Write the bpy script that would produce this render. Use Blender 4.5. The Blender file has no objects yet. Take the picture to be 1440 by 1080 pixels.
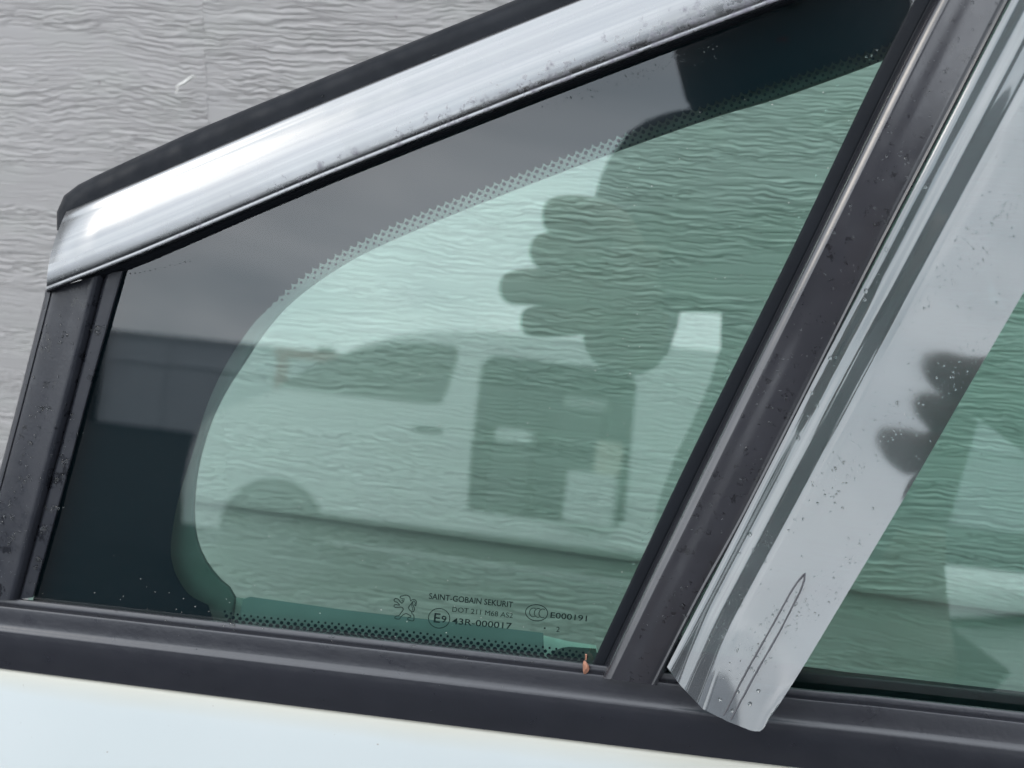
import bpy, bmesh, math, random
import numpy as np
from math import sin, cos, pi, radians, atan2, hypot
from mathutils import Vector
from mathutils.geometry import tessellate_polygon

scene = bpy.context.scene
rng = random.Random(7)

# ------------------------------------------------------------------ camera
YAW, PITCH, ROLL, LEAN, DIST, FPX = radians(13), radians(-20), radians(1.5), radians(12), .40, 1600.0
fwd = Vector((-sin(YAW) * cos(PITCH), cos(YAW) * cos(PITCH), sin(PITCH)))
rgt = fwd.cross(Vector((0, 0, 1))).normalized()
upv = rgt.cross(fwd)
CR = rgt * cos(ROLL) + upv * sin(ROLL)
CU = -rgt * sin(ROLL) + upv * cos(ROLL)
P0 = Vector((0, 0, 1.05))                       # a point on the outer face of the quarter glass
NRM = Vector((0, -cos(LEAN), sin(LEAN)))        # the door leans back on the wall
UPD = Vector((0, sin(LEAN), cos(LEAN)))
CAM = P0 - fwd * DIST
cd = bpy.data.cameras.new('camera')
cam = bpy.data.objects.new('camera', cd)
scene.collection.objects.link(cam)
from mathutils import Matrix
cam.matrix_world = Matrix(((CR.x, CU.x, -fwd.x, CAM.x), (CR.y, CU.y, -fwd.y, CAM.y), (CR.z, CU.z, -fwd.z, CAM.z), (0, 0, 0, 1)))
cd.sensor_width = 36; cd.lens = 36 * FPX / 1440
cd.clip_start = .01; cd.clip_end = 600
cd.dof.use_dof = True; cd.dof.focus_distance = DIST * .985; cd.dof.aperture_fstop = cd.lens / 3.0
scene.camera = cam

# ------------------------------------------------------------------ world, sun, exposure
SUN_EL, SUN_AZ = radians(30), radians(239)      # azimuth clockwise from +Y
w = bpy.data.worlds.new('World'); scene.world = w; w.use_nodes = True
nt = w.node_tree; nt.nodes.clear()
def nd(t, type_, **kw):
    n = t.nodes.new(type_)
    for k, v in kw.items(): setattr(n, k, v)
    return n
out = nd(nt, 'ShaderNodeOutputWorld'); bg = nd(nt, 'ShaderNodeBackground'); bg.inputs[1].default_value = .1
sky = nd(nt, 'ShaderNodeTexSky', sky_type='NISHITA'); sky.sun_disc = False
sky.sun_elevation = SUN_EL; sky.sun_rotation = SUN_AZ
tc = nd(nt, 'ShaderNodeTexCoord'); mp = nd(nt, 'ShaderNodeMapping'); mp.inputs['Scale'].default_value = (1.3, 1.3, 3.2)
nz = nd(nt, 'ShaderNodeTexNoise'); nz.inputs['Scale'].default_value = 2.2; nz.inputs['Detail'].default_value = 6; nz.inputs['Distortion'].default_value = .4
rp = nd(nt, 'ShaderNodeValToRGB')
rp.color_ramp.elements[0].position = .30; rp.color_ramp.elements[0].color = (19.5, 22, 24.5, 1)
rp.color_ramp.elements[1].position = .70; rp.color_ramp.elements[1].color = (40, 41.5, 43.5, 1)
mx = nd(nt, 'ShaderNodeMix', data_type='RGBA'); mx.inputs[0].default_value = .88
nt.links.new(tc.outputs['Generated'], mp.inputs[0]); nt.links.new(mp.outputs[0], nz.inputs['Vector'])
nt.links.new(nz.outputs['Fac'], rp.inputs[0]); nt.links.new(sky.outputs[0], mx.inputs[6]); nt.links.new(rp.outputs[0], mx.inputs[7])
nt.links.new(mx.outputs[2], bg.inputs[0]); nt.links.new(bg.outputs[0], out.inputs[0])
sl = bpy.data.lights.new('sun', 'SUN'); sl.energy = .58; sl.angle = radians(17); sl.color = (1, .90, .78)
so = bpy.data.objects.new('sun', sl); scene.collection.objects.link(so)
sdir = Vector((sin(SUN_AZ) * cos(SUN_EL), cos(SUN_AZ) * cos(SUN_EL), sin(SUN_EL)))
so.rotation_euler = sdir.to_track_quat('Z', 'Y').to_euler(); so.location = (0, -3, 6)
scene.view_settings.view_transform = 'Standard'; scene.view_settings.look = 'None'
scene.view_settings.exposure = -.36; scene.view_settings.gamma = 1
scene.render.engine = 'CYCLES'
scene.cycles.use_denoising = True; scene.cycles.max_bounces = 12; scene.cycles.transparent_max_bounces = 16
scene.cycles.sample_clamp_indirect = 6

# ------------------------------------------------------------------ pixel <-> place
def ray(px, py): return (CR * (px - 720) + CU * (540 - py) + fwd * FPX).normalized()
def P(px, py, wmm=0.0):
    """point of the photograph's pixel on the plane wmm millimetres in front of the quarter glass"""
    d = ray(px, py); return CAM + d * (((P0 + NRM * (wmm * .001)) - CAM).dot(NRM) / d.dot(NRM))
def toPx(X):
    d = X - CAM; z = d.dot(fwd); return (720 + FPX * d.dot(CR) / z, 540 - FPX * d.dot(CU) / z)
def D(u, v): return toPx(P0 + Vector((1, 0, 0)) * u + UPD * v)      # door coordinates (m) to the same px space
def M(px, py, h):
    """where the thing mirrored at that pixel stands, h metres in front of the glass"""
    g = P(px, py); d = ray(px, py); r = d - 2 * d.dot(NRM) * NRM
    return g + r * (h / r.dot(NRM))

# ------------------------------------------------------------------ materials
def mat(name):
    m = bpy.data.materials.new(name); m.use_nodes = True; t = m.node_tree; t.nodes.clear()
    return m, t, nd(t, 'ShaderNodeOutputMaterial')
def ramp(t, src, a, b, ca=(0, 0, 0, 1), cb=(1, 1, 1, 1)):
    r = nd(t, 'ShaderNodeValToRGB'); e = r.color_ramp.elements
    e[0].position, e[1].position = a, b; e[0].color, e[1].color = ca, cb
    t.links.new(src, r.inputs[0]); return r.outputs[0]
def noise(t, scale, detail=4, vec=None, stretch=None, coord='Object', rough=.5):
    c = nd(t, 'ShaderNodeTexCoord'); n = nd(t, 'ShaderNodeTexNoise')
    n.inputs['Scale'].default_value = scale; n.inputs['Detail'].default_value = detail; n.inputs['Roughness'].default_value = rough
    if stretch:
        m = nd(t, 'ShaderNodeMapping'); m.inputs['Scale'].default_value = stretch
        t.links.new(c.outputs[coord], m.inputs[0]); t.links.new(m.outputs[0], n.inputs['Vector'])
    else: t.links.new(c.outputs[coord], n.inputs['Vector'])
    return n.outputs['Fac']
def mixc(t, fac, a, b):
    m = nd(t, 'ShaderNodeMix', data_type='RGBA')
    for i, v in ((0, fac), (6, a), (7, b)):
        if hasattr(v, 'links'): t.links.new(v, m.inputs[i])
        else: m.inputs[i].default_value = v if i == 0 else (*v, 1) if len(v) == 3 else v
    return m.outputs[2]
def pbr(name, col, rough=.5, metal=0., coat=0., var=.12, vscale=60, bump=0., bscale=800, spec=.5, wet=0., wscale=90, rvar=.12):
    m, t, o = mat(name); b = nd(t, 'ShaderNodeBsdfPrincipled'); t.links.new(b.outputs[0], o.inputs[0])
    n = noise(t, vscale, 5)
    c = mixc(t, n, tuple(x * (1 - var) for x in col), tuple(min(1, x * (1 + var)) for x in col))
    rr = ramp(t, noise(t, vscale * 2.3, 4), .3, .7, (max(.02, rough - rvar),) * 3 + (1,), (min(1, rough + rvar),) * 3 + (1,))
    if wet:      # damp patches: darker, glossier film with its own outline
        wm = ramp(t, noise(t, wscale, 6, rough=.68), .585, .64)
        c = mixc(t, wm, c, tuple(x * .55 for x in col)); rr = mixc(t, wm, rr, (wet,) * 3)
    t.links.new(c, b.inputs['Base Color']); t.links.new(rr, b.inputs['Roughness'])
    b.inputs['Metallic'].default_value = metal; b.inputs['Coat Weight'].default_value = coat
    b.inputs['Specular IOR Level'].default_value = spec
    if bump:
        bp = nd(t, 'ShaderNodeBump'); bp.inputs['Strength'].default_value = bump; bp.inputs['Distance'].default_value = .0004
        t.links.new(noise(t, bscale, 3), bp.inputs['Height']); t.links.new(bp.outputs[0], b.inputs['Normal'])
    return m
def sheet(name, tint, f0=.04, film=0., filmcol=(.6, .62, .62), rough=0., wav=0.):
    """one face of a sheet of glass or acrylic: tinted see-through with a Fresnel mirror on it"""
    m, t, o = mat(name)
    g = nd(t, 'ShaderNodeNewGeometry'); dt = nd(t, 'ShaderNodeVectorMath', operation='DOT_PRODUCT')
    t.links.new(g.outputs['Normal'], dt.inputs[0]); t.links.new(g.outputs['Incoming'], dt.inputs[1])
    ab = nd(t, 'ShaderNodeMath', operation='ABSOLUTE'); t.links.new(dt.outputs['Value'], ab.inputs[0])
    om = nd(t, 'ShaderNodeMath', operation='SUBTRACT'); om.inputs[0].default_value = 1; t.links.new(ab.outputs[0], om.inputs[1])
    pw = nd(t, 'ShaderNodeMath', operation='POWER'); pw.inputs[1].default_value = 5; t.links.new(om.outputs[0], pw.inputs[0])
    ma = nd(t, 'ShaderNodeMath', operation='MULTIPLY_ADD'); ma.inputs[1].default_value = 1 - f0; ma.inputs[2].default_value = f0
    t.links.new(pw.outputs[0], ma.inputs[0])
    tr = nd(t, 'ShaderNodeBsdfTransparent'); tr.inputs[0].default_value = (*tint, 1)
    gl = nd(t, 'ShaderNodeBsdfGlossy'); gl.inputs['Roughness'].default_value = rough
    base = tr.outputs[0]
    if film:
        df = nd(t, 'ShaderNodeBsdfDiffuse'); df.inputs[0].default_value = (*filmcol, 1)
        fm = nd(t, 'ShaderNodeMixShader')
        fr = ramp(t, noise(t, 22, 6, stretch=(1, 1, .5)), .3, .75, (film * .4,) * 3 + (1,), (film * 1.4,) * 3 + (1,))
        t.links.new(fr, fm.inputs[0]); t.links.new(tr.outputs[0], fm.inputs[1]); t.links.new(df.outputs[0], fm.inputs[2]); base = fm.outputs[0]
    if wav:
        bp = nd(t, 'ShaderNodeBump'); bp.inputs['Strength'].default_value = wav; bp.inputs['Distance'].default_value = .002
        t.links.new(noise(t, 9, 2), bp.inputs['Height']); t.links.new(bp.outputs[0], gl.inputs['Normal'])
    mxs = nd(t, 'ShaderNodeMixShader'); t.links.new(ma.outputs[0], mxs.inputs[0]); t.links.new(base, mxs.inputs[1]); t.links.new(gl.outputs[0], mxs.inputs[2])
    t.links.new(mxs.outputs[0], o.inputs[0]); return m
def chrome_mat():
    m, t, o = mat('weathered_chrome'); b = nd(t, 'ShaderNodeBsdfPrincipled'); t.links.new(b.outputs[0], o.inputs[0])
    uv = nd(t, 'ShaderNodeUVMap'); sp = nd(t, 'ShaderNodeSeparateXYZ'); t.links.new(uv.outputs[0], sp.inputs[0])
    n1 = noise(t, 260, 7, rough=.7); n2 = noise(t, 70, 4)
    # bloom of corrosion that grows towards the roof end and the lower lip of the strip
    a = nd(t, 'ShaderNodeMath', operation='MULTIPLY_ADD'); a.inputs[1].default_value = 1.1; a.inputs[2].default_value = -.34; t.links.new(sp.outputs[0], a.inputs[0])
    a2 = nd(t, 'ShaderNodeMath', operation='MULTIPLY_ADD'); a2.inputs[1].default_value = .42; t.links.new(sp.outputs[1], a2.inputs[0]); t.links.new(a.outputs[0], a2.inputs[2])
    a3 = nd(t, 'ShaderNodeMath', operation='ADD'); t.links.new(a2.outputs[0], a3.inputs[0]); t.links.new(n1, a3.inputs[1])
    msk = ramp(t, a3.outputs[0], .62, .80)
    sm = nd(t, 'ShaderNodeMapping'); sm.inputs['Scale'].default_value = (4, 11, 1); t.links.new(uv.outputs[0], sm.inputs[0])
    sn = nd(t, 'ShaderNodeTexNoise'); sn.inputs['Scale'].default_value = 1; sn.inputs['Detail'].default_value = 5; t.links.new(sm.outputs[0], sn.inputs['Vector'])
    streak = ramp(t, sn.outputs['Fac'], .32, .68, (.275, .28, .29, 1), (.345, .35, .35, 1))
    t.links.new(mixc(t, msk, streak, (.205, .195, .22)), b.inputs['Base Color'])
    r0 = ramp(t, n2, .3, .7, (.20, .20, .20, 1), (.32, .32, .32, 1))
    t.links.new(mixc(t, msk, r0, (.48, .48, .48)), b.inputs['Roughness'])
    b.inputs['Metallic'].default_value = 1
    bp = nd(t, 'ShaderNodeBump'); bp.inputs['Strength'].default_value = .25; bp.inputs['Distance'].default_value = .0003
    ad = nd(t, 'ShaderNodeMath', operation='MULTIPLY'); t.links.new(msk, ad.inputs[0]); t.links.new(n1, ad.inputs[1])
    t.links.new(ad.outputs[0], bp.inputs['Height']); t.links.new(bp.outputs[0], b.inputs['Normal'])
    return m
def paint_mat():
    m, t, o = mat('white_door_paint'); b = nd(t, 'ShaderNodeBsdfPrincipled'); t.links.new(b.outputs[0], o.inputs[0])
    uv = nd(t, 'ShaderNodeUVMap'); sp = nd(t, 'ShaderNodeSeparateXYZ'); t.links.new(uv.outputs[0], sp.inputs[0])
    base = mixc(t, noise(t, 14, 5), (.525, .572, .572), (.58, .618, .618))
    # grime washed down from the moulding: a thin tan tide line
    n = noise(t, 30, 5, stretch=(.4, 1, 1)); ml = nd(t, 'ShaderNodeMath', operation='MULTIPLY_ADD'); ml.inputs[1].default_value = .012
    t.links.new(n, ml.inputs[0]); t.links.new(sp.outputs[1], ml.inputs[2])
    tide = ramp(t, ml.outputs[0], .0105, .024, (1, 1, 1, 1), (0, 0, 0, 1))
    c = mixc(t, tide, base, (.52, .51, .44))
    fl = ramp(t, noise(t, 420, 2), .76, .79); c = mixc(t, fl, c, (.33, .30, .27))
    t.links.new(c, b.inputs['Base Color']); b.inputs['Roughness'].default_value = .42
    b.inputs['Coat Weight'].default_value = .2; b.inputs['Coat Roughness'].default_value = .35
    return m
def siding_mat():
    m, t, o = mat('mauve_grey_siding_paint'); b = nd(t, 'ShaderNodeBsdfPrincipled'); t.links.new(b.outputs[0], o.inputs[0])
    c = mixc(t, noise(t, 9, 5), (.356, .338, .334), (.408, .392, .386))
    c = mixc(t, ramp(t, noise(t, 55, 6, stretch=(.5, 1, 1)), .45, .8), c, (.38, .374, .358))
    c = mixc(t, ramp(t, noise(t, 330, 2), .74, .78), c, (.22, .20, .20))
    t.links.new(c, b.inputs['Base Color']); b.inputs['Roughness'].default_value = .5
    bp = nd(t, 'ShaderNodeBump'); bp.inputs['Strength'].default_value = .35; bp.inputs['Distance'].default_value = .0005
    t.links.new(noise(t, 240, 4, stretch=(.35, 1, 1)), bp.inputs['Height']); t.links.new(bp.outputs[0], b.inputs['Normal'])
    return m

MAT = dict(
    siding=siding_mat(), chrome=chrome_mat(), paint=paint_mat(),
    rubber=pbr('black_rubber', (.008, .010, .014), .55, spec=.2, bump=.15, var=.3),
    rubber_grey=pbr('dull_dark_rubber', (.030, .031, .036), .55, bump=.2, var=.25, wet=.2, wscale=75),
    trim=pbr('satin_black_plastic', (.023, .025, .032), .36, bump=.12, var=.2, wet=.16, wscale=130),
    bar=pbr('pillar_film', (.034, .034, .040), .17, spec=1.0, bump=.02, var=.2, wet=.14, wscale=250, rvar=.05),
    mould=pbr('moulding_plastic', (.024, .025, .032), .32, spec=.9, bump=.18, bscale=500, rvar=.05, var=.15, wet=0),
    frit=pbr('black_frit', (.003, .010, .015), .9, spec=0, var=.1),
    flange=pbr('dark_inner_flange', (.045, .056, .058), .6, var=.15),
    flange2=pbr('grey_inner_flange', (.135, .15, .165), .6, var=.15),
    mark=pbr('dark_etched_print', (.010, .018, .020), .8, spec=.1),
    glass=sheet('green_tinted_glass', (.825, 1.0, .935), .112),
    visor=sheet('smoked_acrylic', (.36, .41, .42),   .16, film=.16, filmcol=(.50, .52, .55), rough=.045, wav=.012),
    water=None, rib=pbr('grey_rib', (.10, .10, .11), .4),
    asphalt=pbr('damp_asphalt', (.032, .034, .038), .95, spec=.1, var=.35, vscale=2, bump=.5, bscale=120),
    husk=pbr('tan_husk', (.36, .17, .11), .7, var=.55, vscale=900),
    fleck=pbr('chalk_white', (.75, .74, .70), .8),
    grime=pbr('tan_grime', (.30, .26, .17), .8, vscale=400),
    vanwhite=pbr('van_white_paint', (.78, .79, .79), .3, coat=1, var=.03, vscale=3),
    vanglass=pbr('dark_van_glass', (.012, .014, .015), .06, var=.1),
    lining=pbr('dark_van_lining', (.035, .036, .038), .8, vscale=8),
    tyre=pbr('tyre_rubber', (.02, .02, .021), .8, vscale=20),
    steel=pbr('grey_wheel_steel', (.35, .35, .36), .4, metal=.8, vscale=20),
    jacket=pbr('dark_jacket_cloth', (.13, .13, .14), .9, vscale=40, bump=.3),
    trousers=pbr('dark_trouser_cloth', (.030, .030, .035), .9, vscale=40, bump=.3),
    skin=pbr('skin', (.18, .125, .10), .6, var=.08, vscale=30),
    hair=pbr('dark_hair', (.02, .015, .012), .6, vscale=200),
    phone=pbr('black_phone_glass', (.010, .010, .012), .15),
    card=pbr('pale_cardboard', (.62, .58, .50), .85, vscale=12),
    crate=pbr('white_plastic', (.72, .73, .73), .5, vscale=12),
    tub=pbr('white_tub_plastic', (.78, .80, .79), .45, vscale=6),
    strap=pbr('black_strap', (.02, .02, .02), .7),
    shed=pbr('grey_shed_cladding', (.55, .57, .60), .7, vscale=.6, var=.1),
    shedpost=pbr('dark_steel_post', (.05, .052, .058), .5, vscale=2),
    red=pbr('dull_red_paint', (.25, .05, .04), .5, vscale=2),
    lampred=pbr('red_lamp_plastic', (.35, .02, .02), .25),
)
m, t, o = mat('water'); b = nd(t, 'ShaderNodeBsdfPrincipled'); t.links.new(b.outputs[0], o.inputs[0])
b.inputs['Base Color'].default_value = (.95, .97, .97, 1); b.inputs['Roughness'].default_value = .0; b.inputs['IOR'].default_value = 1.33
b.inputs['Transmission Weight'].default_value = 1; MAT['water'] = m

# ------------------------------------------------------------------ object helpers
COL = scene.collection
def link(name, me, m, parent=None):
    ob = bpy.data.objects.new(name, me); COL.objects.link(ob)
    if m is not None and not me.materials: me.materials.append(m if not isinstance(m, str) else MAT[m])
    if parent is not None:
        ob.parent = parent
        q = parent; off = Vector((0, 0, 0))
        while q is not None: off += q.location; q = q.parent
        ob.location = -off
    return ob
def mesh(name, verts, faces, m, parent=None, smooth=True, sharp=38, uvs=None):
    me = bpy.data.meshes.new(name); me.from_pydata([tuple(v) for v in verts], [], faces)
    if uvs is not None:
        lay = me.uv_layers.new(name='UVMap')
        for lp in me.loops: lay.data[lp.index].uv = uvs[lp.vertex_index]
    bm = bmesh.new(); bm.from_mesh(me)
    bmesh.ops.recalc_face_normals(bm, faces=bm.faces)
    for f in bm.faces: f.smooth = smooth
    for e in bm.edges: e.smooth = len(e.link_faces) == 2 and e.calc_face_angle(0) < radians(sharp)
    bm.to_mesh(me); bm.free()
    return link(name, me, m, parent)
def empty(name, loc, label, cat, group=None):
    e = bpy.data.objects.new(name, None); COL.objects.link(e); e.location = loc; e.empty_display_size = .05
    return tag(e, label, cat, group)
def tag(ob, label=None, cat=None, group=None, kind=None):
    if label: ob['label'] = label
    if cat: ob['category'] = cat
    if group: ob['group'] = group
    if kind: ob['kind'] = kind
    return ob
def spline(pts, n, smooth=True):
    """arc-length resampling of a Catmull-Rom curve through pts"""
    pts = [Vector((p[0], p[1])) for p in pts]; dense = []
    if smooth and len(pts) > 2:
        q = [pts[0] * 2 - pts[1]] + pts + [pts[-1] * 2 - pts[-2]]
        for i in range(1, len(q) - 2):
            for k in range(16):
                t = k / 16; a, b, c, d = q[i - 1], q[i], q[i + 1], q[i + 2]
                dense.append(.5 * ((2 * b) + (c - a) * t + (2 * a - 5 * b + 4 * c - d) * t * t + (3 * b - a - 3 * c + d) * t ** 3))
        dense.append(pts[-1])
    else: dense = pts
    L = [0]
    for a, b in zip(dense, dense[1:]): L.append(L[-1] + (b - a).length)
    res = []; j = 0
    for i in range(n):
        s = L[-1] * i / (n - 1)
        while j < len(L) - 2 and L[j + 1] < s: j += 1
        f = 0 if L[j + 1] == L[j] else (s - L[j]) / (L[j + 1] - L[j])
        res.append(dense[j].lerp(dense[j + 1], min(1, max(0, f))))
    return res
def refine(profile, k=4):
    """round a (t, w) profile between its points with a monotone cubic; vertical steps stay sharp"""
    p = list(profile); n = len(p); sec = []
    for (t0, w0), (t1, w1) in zip(p, p[1:]): sec.append(None if t1 - t0 < 1e-6 else (w1 - w0) / (t1 - t0))
    def tang(i):
        l = sec[i - 1] if i > 0 else None; r = sec[i] if i < n - 1 else None
        if l is None or r is None: return l if r is None else r
        if l * r <= 0: return 0
        h0, h1 = p[i][0] - p[i - 1][0], p[i + 1][0] - p[i][0]; a_, b_ = 2 * h1 + h0, h1 + 2 * h0
        return (a_ + b_) / (a_ / l + b_ / r)
    res = []
    for i in range(n - 1):
        (t0, w0), (t1, w1) = p[i], p[i + 1]
        if sec[i] is None: res.append((t0, w0)); continue
        h, m0, m1 = t1 - t0, tang(i), tang(i + 1)
        for j in range(k):
            u = j / k; res.append((t0 + h * u, (2 * u ** 3 - 3 * u * u + 1) * w0 + (u ** 3 - 2 * u * u + u) * h * m0 + (3 * u * u - 2 * u ** 3) * w1 + (u ** 3 - u * u) * h * m1))
    res.append(p[-1]); return res
class Strip:
    """a profiled strip running between two edges A and B of the picture; profile = (t across, height w in mm)"""
    def __init__(s, A, B, profile, n=60, bulge=0, k=4, smooth=True):
        s.A, s.B, s.n = spline(A, n, smooth), spline(B, n, smooth), n
        s.prof = refine(profile, k); s.bulge = bulge; s.tail = None; s.wadd = lambda f: 0
    def px(s, i, t):
        i = max(0, min(s.n - 1, i)); j = int(i); f = i - j; j2 = min(j + 1, s.n - 1)
        a = s.A[j].lerp(s.A[j2], f); b = s.B[j].lerp(s.B[j2], f); p = a.lerp(b, t)
        if s.bulge and i < 3:
            d = (s.A[1] - s.A[0]).normalized(); p = p - d * s.bulge * (1 - i / 3) ** 2 * 4 * t * (1 - t)
        if s.tail and i > s.n - 7:
            d = Vector((.05, 1)); f = ((i - (s.n - 7)) / 6) ** 1.5
            for (a, oa), (b, ob) in zip(s.tail, s.tail[1:]):
                if a <= t < b or (t == b == 1): p = p + d * f * (oa + (ob - oa) * (t - a) / (b - a))
        return p
    def wof(s, t):
        best = 0
        for (a, wa), (b, wb) in zip(s.prof, s.prof[1:]):
            if b > a and a <= t <= b: best = wa + (wb - wa) * (t - a) / (b - a)
        return best
    def at(s, fr, t, dw=0):
        p = s.px(fr * (s.n - 1), t); return (p.x, p.y, s.wof(t) + dw + s.wadd(fr))
    def build(s, name, m, parent, back=None, sharp=38, thick=None):
        prof = list(s.prof)
        if thick: prof = prof + [(t, w_ - thick) for t, w_ in reversed(s.prof)]
        elif back is not None: prof = [(prof[0][0], back)] + prof + [(prof[-1][0], back)]
        np_ = len(prof); vs, uvs, fs = [], [], []
        for i in range(s.n):
            for t, w_ in prof:
                p = s.px(i, t); vs.append(P(p.x, p.y, w_ + s.wadd(i / (s.n - 1)))); uvs.append((i / (s.n - 1), t))
        for i in range(s.n - 1):
            for j in range(np_):
                j2 = (j + 1) % np_
                if j2 == 0 and not (thick or back is not None): continue
                fs.append((i * np_ + j, i * np_ + j2, (i + 1) * np_ + j2, (i + 1) * np_ + j))
        if thick:
            h = np_ // 2
            for e in (0, (s.n - 1) * np_):
                for j in range(h - 1): fs.append((e + j, e + j + 1, e + np_ - 2 - j, e + np_ - 1 - j))
        elif back is not None: fs += [tuple(range(np_)), tuple(range((s.n - 1) * np_, s.n * np_))]
        return mesh(name, vs, fs, m, parent, sharp=sharp, uvs=uvs)
def plate_geo(poly, w0, w1, holes=()):
    loops = [[Vector((p[0], p[1], 0)) for p in poly]] + [[Vector((p[0], p[1], 0)) for p in h] for h in holes]
    flat = [p for l in loops for p in l]; n = len(flat)
    vs = [P(p.x, p.y, w1) for p in flat] + [P(p.x, p.y, w0) for p in flat]
    tris = tessellate_polygon(loops); fs = [tuple(t) for t in tris] + [tuple(i + n for i in reversed(t)) for t in tris]
    o = 0
    for l in loops:
        k = len(l)
        for i in range(k): a, b = o + i, o + (i + 1) % k; fs.append((a, b, b + n, a + n))
        o += k
    return vs, fs
def plate(name, poly, w0, w1, m, parent, holes=(), smooth=False):
    vs, fs = plate_geo(poly, w0, w1, holes); return mesh(name, vs, fs, m, parent, smooth=smooth)
class Bag:
    def __init__(s): s.v, s.f = [], []
    def add(s, vs, fs):
        o = len(s.v); s.v += list(vs); s.f += [tuple(i + o for i in f) for f in fs]
    def box(s, c, d, rot=0):
        c = Vector(c); ca, sa = cos(rot), sin(rot); vs = []
        for x in (-1, 1):
            for y in (-1, 1):
                for z in (-1, 1):
                    a, b_ = x * d[0] / 2, y * d[1] / 2; vs.append(c + Vector((a * ca - b_ * sa, a * sa + b_ * ca, z * d[2] / 2)))
        s.add(vs, [(0, 1, 3, 2), (4, 6, 7, 5), (0, 4, 5, 1), (2, 3, 7, 6), (0, 2, 6, 4), (1, 5, 7, 3)])
    def ribbon(s, pts, width, wmm, closed=False):
        pts = [Vector((p[0], p[1])) for p in pts]; n = len(pts); vs = []
        for i in range(n):
            a = pts[i - 1] if (i or closed) else pts[0]; b = pts[(i + 1) % n] if (i < n - 1 or closed) else pts[-1]
            d = (b - a); d = d.normalized() if d.length else Vector((1, 0)); q = Vector((-d.y, d.x)) * width / 2
            vs += [P(*(pts[i] + q), wmm), P(*(pts[i] - q), wmm)]
        s.add(vs, [(2 * i, 2 * i + 1, 2 * ((i + 1) % n) + 1, 2 * ((i + 1) % n)) for i in range(n if closed else n - 1)])
    def disc(s, px, py, r, wmm, k=10, ry=None):
        ry = ry or r
        vs = [P(px + r * cos(2 * pi * i / k), py + ry * sin(2 * pi * i / k), wmm) for i in range(k)]; s.add(vs, [tuple(range(k))])
    def drop(s, px, py, wmm, r, el=1., an=0., h=.55):
        k = 9; ring = []
        ph = [1 + rng.uniform(-.13, .13) for _ in range(k)]
        sc = r * .25                                        # mm per px
        for rr, hh in ((1, 0), (.93, .42), (.62, .82)):
            for i in range(k):
                a = 2 * pi * i / k; x, y = rr * r * ph[i] * cos(a) * el, rr * r * ph[i] * sin(a)
                ring.append(P(px + x * cos(an) - y * sin(an), py + x * sin(an) + y * cos(an), wmm + hh * h * sc - .05))
        ring.append(P(px, py, wmm + h * sc)); fs = []
        for l in range(2):
            for i in range(k): fs.append((l * k + i, l * k + (i + 1) % k, (l + 1) * k + (i + 1) % k, (l + 1) * k + i))
        for i in range(k): fs.append((2 * k + i, 2 * k + (i + 1) % k, 3 * k))
        fs.append(tuple(range(k))); s.add(ring, fs)
    def build(s, name, m, parent=None, smooth=False, sharp=38): return mesh(name, s.v, s.f, m, parent, smooth=smooth, sharp=sharp)

# ================================================================== setting: ground and siding wall
gv = [(-150, -150, 0), (150, -150, 0), (150, .6, 0), (-150, .6, 0)]
g = mesh('ground', gv, [(0, 1, 2, 3)], 'asphalt', smooth=False); g['kind'] = 'structure'

YW = .23                      # face of the wall behind the door
wall = empty('siding_wall', (0, YW + .02, 0), 'grey wall of embossed wood grain lap siding behind the car door', 'wall')
_lat = {}
def vn(x, y, seed):
    if seed not in _lat: _lat[seed] = np.random.RandomState(seed).rand(512, 512)
    L = _lat[seed]; xi = np.floor(x).astype(int); yi = np.floor(y).astype(int); fx = x - xi; fy = y - yi
    fx = fx * fx * fx * (fx * (fx * 6 - 15) + 10); fy = fy * fy * fy * (fy * (fy * 6 - 15) + 10)
    a, b, c, d = L[xi % 512, yi % 512], L[(xi + 1) % 512, yi % 512], L[xi % 512, (yi + 1) % 512], L[(xi + 1) % 512, (yi + 1) % 512]
    return (a + (b - a) * fx) * (1 - fy) + (c + (d - c) * fx) * fy
def sstep(a, b, x): t = np.clip((x - a) / (b - a), 0, 1); return t * t * (3 - 2 * t)
def grain(x, z, seed):
    """embossed cedar relief, millimetres in and out"""
    zw = z + 5 * (vn(x / 55, z / 30, seed) - .5) + 1.8 * (vn(x / 12, z / 7, seed + 1) - .5) + 1.2 * (vn(x / 4.4, z / 3, seed + 2) - .5)
    fine = vn(x / 7.6, zw / .55, seed + 3) * .64 + vn(x / 4.2 + 7, zw / .43, seed + 4) * .36
    long_ = vn(x / 20 + 3, zw / .68, seed + 9) * .7 + vn(x / 11, zw / .48, seed + 10) * .3
    fine = fine + (long_ - fine) * sstep(.42, .62, vn(x / 60, z / 9, seed + 12))
    fine = sstep(.27, .69, fine)
    ph = zw / 2.3 + 1.3 * vn(x / 90, z / 16, seed + 5); fr = np.abs((ph % 1.0) - .5) * 2
    on = sstep(.30, .5, vn(x / 30, np.floor(ph) * 1.7 + .3, seed + 6))
    lines = 1 - .8 * (1 - sstep(.0, .36, fr)) * on
    calm = sstep(.65, .77, vn(x / 150, z / 15, seed + 7))
    amp = .55 + .95 * vn(x / 36, z / 11, seed + 8)
    return (fine * .78 * amp) * (1 - calm) + lines * .5 * calm
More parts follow.
